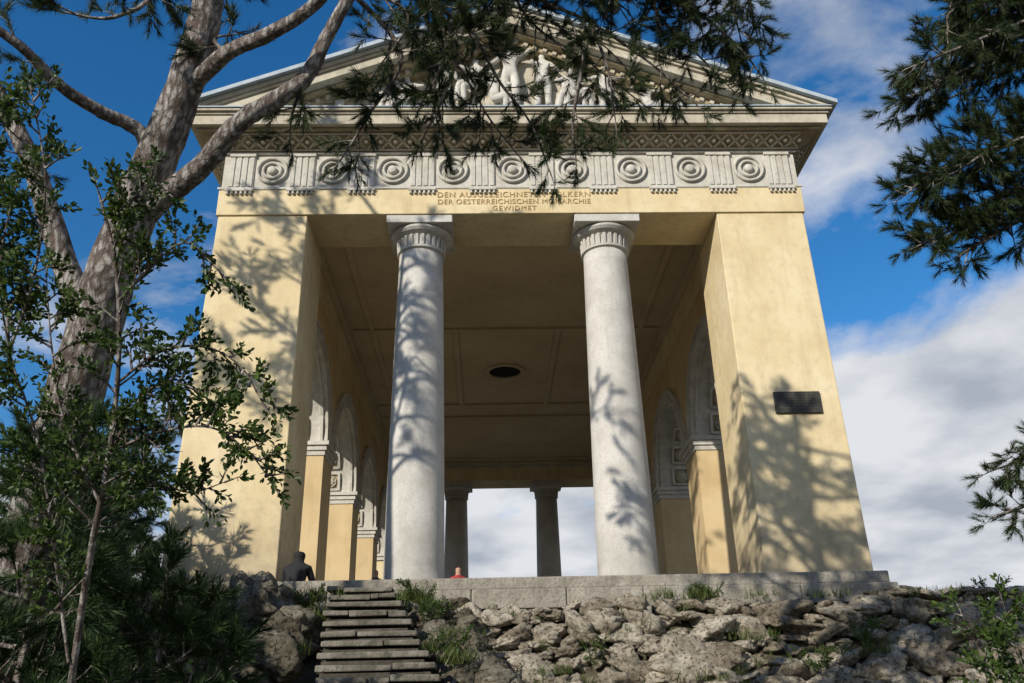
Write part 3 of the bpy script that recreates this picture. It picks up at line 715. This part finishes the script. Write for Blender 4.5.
# --- leafy tree in front of trunk
p=Plant(50)
G1=cm("-320,-930,-400 -315,-947,-246 -296,-996,-137 -283,-1023,-78 -277,-1047,-23 -279,-1068,26 -287,-1083,59")
p.tube(catmull(G1,5),.024,.009,7)
p.foliage(G1[2:],.012,.006,.1,.075,(.12,.3),.038,.1,.85,.35)
for s_ in ("-283,-1023,-78 -250,-1038,-71 -220,-1039,-69 -195,-1044,-86 -182,-1037,-102","-278,-1039,-40 -253,-1047,-24 -226,-1049,-22 -205,-1045,-33 -192,-1037,-53",
 "-277,-1059,4 -258,-1068,22 -237,-1074,35 -219,-1068,21 -209,-1064,10","-280,-1073,37 -269,-1083,58 -257,-1088,69 -248,-1086,63","-290,-1010,-105 -260,-1016,-95 -236,-1014,-101 -215,-1017,-96",
 "-309,-971,-192 -335,-1002,-71 -353,-1027,-14 -358,-1049,37 -348,-1069,82","-353,-1027,-14 -337,-1047,31 -330,-1070,82 -338,-1092,133",
 "-283,-1023,-78 -262,-1035,-45 -240,-1040,-42 -222,-1038,-52","-353,-1027,-14 -362,-1040,40 -372,-1060,90 -365,-1080,140","-290,-1010,-105 -310,-1030,-60 -318,-1045,-20 -322,-1060,20"):
    p.foliage(cm(s_),.010,.003,.1,.05,(.08,.22),.028,.05,.8,.42)
p.build("leafy_tree",LT,M_leaf,fname="leaves")
# --- leafy bush right
p=Plant(51)
for k in range(12):
    a=rng.uniform(0,6.28);bx,by=4.9+.25*math.cos(a),-6.2+.25*math.sin(a)
    p.foliage([(bx,by,-3.7),(bx+.1*math.cos(a),by,-2.6),(bx+.40*math.cos(a),by+.3*math.sin(a),-1.65+rng.uniform(-.5,.35))],.010,.003,.35,.11,(.12,.32),.048,.1,1.35,.25)
p.build("leafy_bush",LT,M_leaf,fname="leaves")
def blade_tmpl(seed,n=16):
    r=np.random.default_rng(seed);V=[];F2=[]
    for i in range(n):
        a=r.uniform(0,6.28);th=rad(r.uniform(5,50));l=r.uniform(.08,.22);o=np.array([r.normal()*.03,r.normal()*.03,0])
        d=np.array([math.sin(th)*math.cos(a),math.sin(th)*math.sin(a),math.cos(th)]);s=np.array([-math.sin(a),math.cos(a),0])*.004
        m=o+d*l*.55;e=o+d*l-np.array([0,0,l*.12]);k=len(V);V+=[o-s,o+s,m+s*.7,e,m-s*.7];F2+=[(k,k+1,k+2),(k,k+2,k+4),(k+4,k+2,k+3)]
    return np.array(V),np.array(F2)
GT=[blade_tmpl(s) for s in range(4)]
p=Plant(60);r=np.random.default_rng(8)
def tuft(x,y,z,n,sp,sc):
    for k in range(n): p.shoot(np.array([x+r.normal()*sp,y+r.normal()*sp*.5,z+r.normal()*.02]),np.array([r.normal()*.2,r.normal()*.2-.1,1]),sc*r.uniform(.7,1.3))
for (x,y,z,n,sp,sc) in ((2.4,-.6,-.45,18,.3,1.0),(2.9,-.65,-.42,22,.15,1.3),(3.9,-.65,-.45,12,.25,.8),(4.9,-.6,-.45,16,.2,.9),(-1.5,-1.0,-.6,24,.2,1.4),(-1.75,-.65,-.4,22,.2,1.5),(-1.1,-1.8,-1.1,14,.15,1.2),(-3.35,-.9,-.4,18,.15,1.4),(-3.3,-1.6,-.8,16,.12,1.4),(5.2,-1.5,-1.4,14,.2,1.2),(7.,-.6,-.4,12,.4,.8),(-1.,-2.8,-1.5,16,.15,1.2),(2.4,-1.6,-1.75,12,.3,1.1),(6.5,-1.3,-1.2,12,.3,1.1),(.4,-1.5,-1.6,12,.2,1.),(-3.2,-2.9,-1.4,12,.1,1.2),(-1.4,-2.2,-1.3,14,.12,1.2),(3.6,-1.2,-1.15,12,.25,1.1),(1.4,-1.,-.95,8,.2,.9)):
    tuft(x,y,z,n,sp,sc)
for k in range(170):
    x=r.uniform(-1.2,12);s=r.uniform(0,2.5);tuft(x,-.66-s*.6,-.52-s*.8,2,.06,.8)
for k in range(500):
    x=r.uniform(-12,12);y=r.uniform(-14,-5);tuft(x,y,float(gz(x,y)),1,.05,1.1)
p.build("grass",GT,M_grass,fname="blades")
p=Plant(61)
for (x,y,z,n) in ((-1.7,-.75,-.5,6),(-1.45,-1.3,-.85,5),(3.0,-.68,-.5,3),(5.1,-1.45,-1.3,5),(-3.35,-1.2,-.6,5),(-1.15,-2.4,-1.4,5),(7.6,-.8,-.6,4),(1.,-1.4,-1.5,3),(4.2,-1.7,-1.7,4),(6.2,-.9,-.75,3)):
    for k in range(n):
        a=rng.uniform(0,6.28);l=rng.uniform(.15,.36);p.foliage([(x,y,z),(x+.4*l*math.cos(a),y+.3*l*math.sin(a),z+.6*l),(x+.8*l*math.cos(a),y+.6*l*math.sin(a)-.05,z+l)],.004,.002,.2,.06,(.04,.10),.03,.1,.7,0)
p.build("weeds",LT,M_leaf,M_grass,fname="leaves")

# ------------------------------------------------------------------ people
def personmat(name,stops):
    m,nt,b=newmat(name);tc=N(nt,"ShaderNodeTexCoord");sp=N(nt,"ShaderNodeSeparateXYZ");nt.links.new(tc.outputs["Object"],sp.inputs[0])
    mr=N(nt,"ShaderNodeMath",operation='DIVIDE');nt.links.new(sp.outputs[2],mr.inputs[0]);mr.inputs[1].default_value=2.
    r_=ramp(nt,mr.outputs[0],stops);r_.color_ramp.interpolation='CONSTANT';nt.links.new(r_.outputs[0],b.inputs["Base Color"]);b.inputs["Roughness"].default_value=.85;return m
HE=[(0,1),(1,2),(2,3),(3,4),(4,5),(5,6),(0,7),(7,8),(8,9),(9,10),(0,11),(11,12),(12,13),(13,14),(3,15),(15,16),(16,17),(17,18),(3,19),(19,20),(20,21),(21,22)]
def standing(name,loc,mat,rot):
    J=[(0,0,.95,.15,.11),(0,0,1.08,.14,.10),(0,0,1.25,.16,.11),(0,0,1.40,.17,.10),(0,0,1.50,.055),(0,.01,1.60,.085,.10),(0,.01,1.72,.075,.085),
       (.09,0,.85,.09),(.1,-.01,.48,.06),(.1,0,.1,.045),(.1,-.14,.04,.045,.035),(-.09,0,.85,.09),(-.1,.03,.48,.06),(-.1,.05,.1,.045),(-.1,-.09,.04,.045,.035),
       (.19,0,1.40,.06),(.24,0,1.13,.045),(.23,-.1,.90,.035),(.22,-.13,.82,.035,.02),(-.19,0,1.40,.06),(-.24,0,1.13,.045),(-.23,-.08,.90,.035),(-.22,-.11,.82,.035,.02)]
    o=skinfig(name,J,HE,mat);o.location=loc;o.rotation_euler=(0,0,rot);return o
def seated_p(name,loc,mat,rot):
    J=[(0,0,.12,.17,.14),(0,-.02,.27,.17,.14),(0,-.06,.43,.19,.15),(0,-.10,.55,.19,.14),(0,-.13,.65,.07),(0,-.15,.74,.115,.12),(0,-.15,.85,.11,.11),
       (.1,-.1,.12,.095),(.13,-.45,.14,.07),(.13,-.5,-.2,.05),(.13,-.62,-.28,.045,.035),(-.1,-.1,.12,.095),(-.13,-.45,.14,.07),(-.13,-.48,-.2,.05),(-.13,-.6,-.28,.045,.035),
       (.20,-.10,.53,.07),(.25,-.18,.33,.06),(.16,-.38,.24,.045),(.12,-.44,.22,.035,.02),(-.20,-.10,.53,.07),(-.25,-.18,.33,.06),(-.16,-.38,.24,.045),(-.12,-.44,.22,.035,.02)]
    o=skinfig(name,J,HE,mat);o.location=loc;o.rotation_euler=(0,0,rot);return o
mp1=personmat("seated_person_clothes",[(0,(.02,.022,.03)),(.10,(.010,.010,.012)),(.33,(.012,.009,.007)),(.36,(.010,.008,.006))])
seated_p("seated_person",(-3.85,-.16,-.30),mp1,rad(172))
mp2=personmat("visitor_clothes",[(0,(.03,.03,.05)),(.46,(.05,.06,.10)),(.75,(.45,.28,.2)),(.84,(.05,.03,.02))])
mp3=personmat("visitor_red_clothes",[(0,(.05,.05,.07)),(.46,(.4,.05,.05)),(.75,(.45,.28,.2)),(.84,(.25,.06,.04))])
standing("standing_person",(-3.65,9.0,0),mp2,rad(150))
standing("standing_person",(-1.40,8.8,0),mp3,rad(20))

# ------------------------------------------------------------------ light & sky
el,az=rad(25),rad(38)
tosun=Vector((-math.sin(az)*math.cos(el),-math.cos(az)*math.cos(el),math.sin(el)))
sd=bpy.data.lights.new("sun","SUN");sd.energy=5.0;sd.angle=rad(.5);sd.color=(1,.93,.82)
so=bpy.data.objects.new("sun",sd);COL.objects.link(so);so.rotation_euler=tosun.to_track_quat('Z','Y').to_euler();so.location=(-20,-20,20)
w=bpy.data.worlds.new("World");SC.world=w;w.use_nodes=True;nt=w.node_tree;nt.nodes.clear()
sky=N(nt,"ShaderNodeTexSky",sky_type='NISHITA');sky.sun_disc=False;sky.sun_elevation=el;sky.sun_rotation=math.pi+az;sky.air_density=1.;sky.dust_density=.15;sky.ozone_density=3.2;sky.altitude=400
hs=N(nt,"ShaderNodeHueSaturation",Saturation=1.3,Value=1.0);nt.links.new(sky.outputs[0],hs.inputs["Color"])
bg=N(nt,"ShaderNodeBackground",Strength=.148);nt.links.new(hs.outputs[0],bg.inputs[0])
tc=N(nt,"ShaderNodeTexCoord");sx=N(nt,"ShaderNodeSeparateXYZ");nt.links.new(tc.outputs["Generated"],sx.inputs[0])
mz=N(nt,"ShaderNodeMath",operation='MAXIMUM');nt.links.new(sx.outputs[2],mz.inputs[0]);mz.inputs[1].default_value=0.
za=N(nt,"ShaderNodeMath",operation='ADD');nt.links.new(mz.outputs[0],za.inputs[0]);za.inputs[1].default_value=.22
dx=N(nt,"ShaderNodeMath",operation='DIVIDE');nt.links.new(sx.outputs[0],dx.inputs[0]);nt.links.new(za.outputs[0],dx.inputs[1])
dy=N(nt,"ShaderNodeMath",operation='DIVIDE');nt.links.new(sx.outputs[1],dy.inputs[0]);nt.links.new(za.outputs[0],dy.inputs[1])
cb=N(nt,"ShaderNodeCombineXYZ");nt.links.new(dx.outputs[0],cb.inputs[0]);nt.links.new(dy.outputs[0],cb.inputs[1])
mp=N(nt,"ShaderNodeMapping");nt.links.new(cb.outputs[0],mp.inputs[0]);mp.inputs["Location"].default_value=(3.1,1.7,0)
n1=N(nt,"ShaderNodeTexNoise",Scale=1.9,Detail=10.,Roughness=.58,Distortion=.3);nt.links.new(mp.outputs[0],n1.inputs["Vector"])
cr=ramp(nt,mz.outputs[0],[(0,(.84,)*3),(.28,(.65,)*3),(.42,(.455,)*3),(.56,(.41,)*3),(.72,(.43,)*3)])
cov=N(nt,"ShaderNodeMath",operation='SUBTRACT');nt.links.new(cr.outputs[0],cov.inputs[0]);cov.inputs[1].default_value=.5
cv2=N(nt,"ShaderNodeMath",operation='MULTIPLY_ADD');nt.links.new(sx.outputs[0],cv2.inputs[0]);cv2.inputs[1].default_value=.18;nt.links.new(cov.outputs[0],cv2.inputs[2])
sm=N(nt,"ShaderNodeMath",operation='ADD');nt.links.new(n1.outputs["Fac"],sm.inputs[0]);nt.links.new(cv2.outputs[0],sm.inputs[1])
mr=ramp(nt,sm.outputs[0],[(.48,(0,0,0)),(.63,(1,1,1))])
n2=N(nt,"ShaderNodeTexNoise",Scale=3.,Detail=6.);nt.links.new(mp.outputs[0],n2.inputs["Vector"])
cc=ramp(nt,n2.outputs["Fac"],[(.35,(.44,.49,.58)),(.6,(.84,.86,.90))])
bg2=N(nt,"ShaderNodeBackground",Strength=.9);nt.links.new(cc.outputs[0],bg2.inputs[0])
mx=N(nt,"ShaderNodeMixShader");nt.links.new(mr.outputs[0],mx.inputs[0]);nt.links.new(bg.outputs[0],mx.inputs[1]);nt.links.new(bg2.outputs[0],mx.inputs[2])
out=N(nt,"ShaderNodeOutputWorld");nt.links.new(mx.outputs[0],out.inputs[0])

# ------------------------------------------------------------------ camera
ya,pi_,ro,f=.0323,.4185,-.0235,873.19
Fv=Vector((math.sin(ya)*math.cos(pi_),math.cos(ya)*math.cos(pi_),math.sin(pi_)))
R0=Vector((math.cos(ya),-math.sin(ya),0));U0=R0.cross(Fv)
Rv=math.cos(ro)*R0+math.sin(ro)*U0;Uv=-math.sin(ro)*R0+math.cos(ro)*U0
cd=bpy.data.cameras.new("camera");co=bpy.data.objects.new("camera",cd);COL.objects.link(co)
Mx=Matrix((Rv,Uv,-Fv)).transposed().to_4x4();Mx.translation=Vector((-.5851,-15.2937,-2.3428));co.matrix_world=Mx
cd.sensor_width=36;cd.lens=f/1024*36;cd.clip_end=5000;cd.clip_start=.05
SC.camera=co
SC.view_settings.view_transform='Standard';SC.view_settings.look='None';SC.view_settings.exposure=0
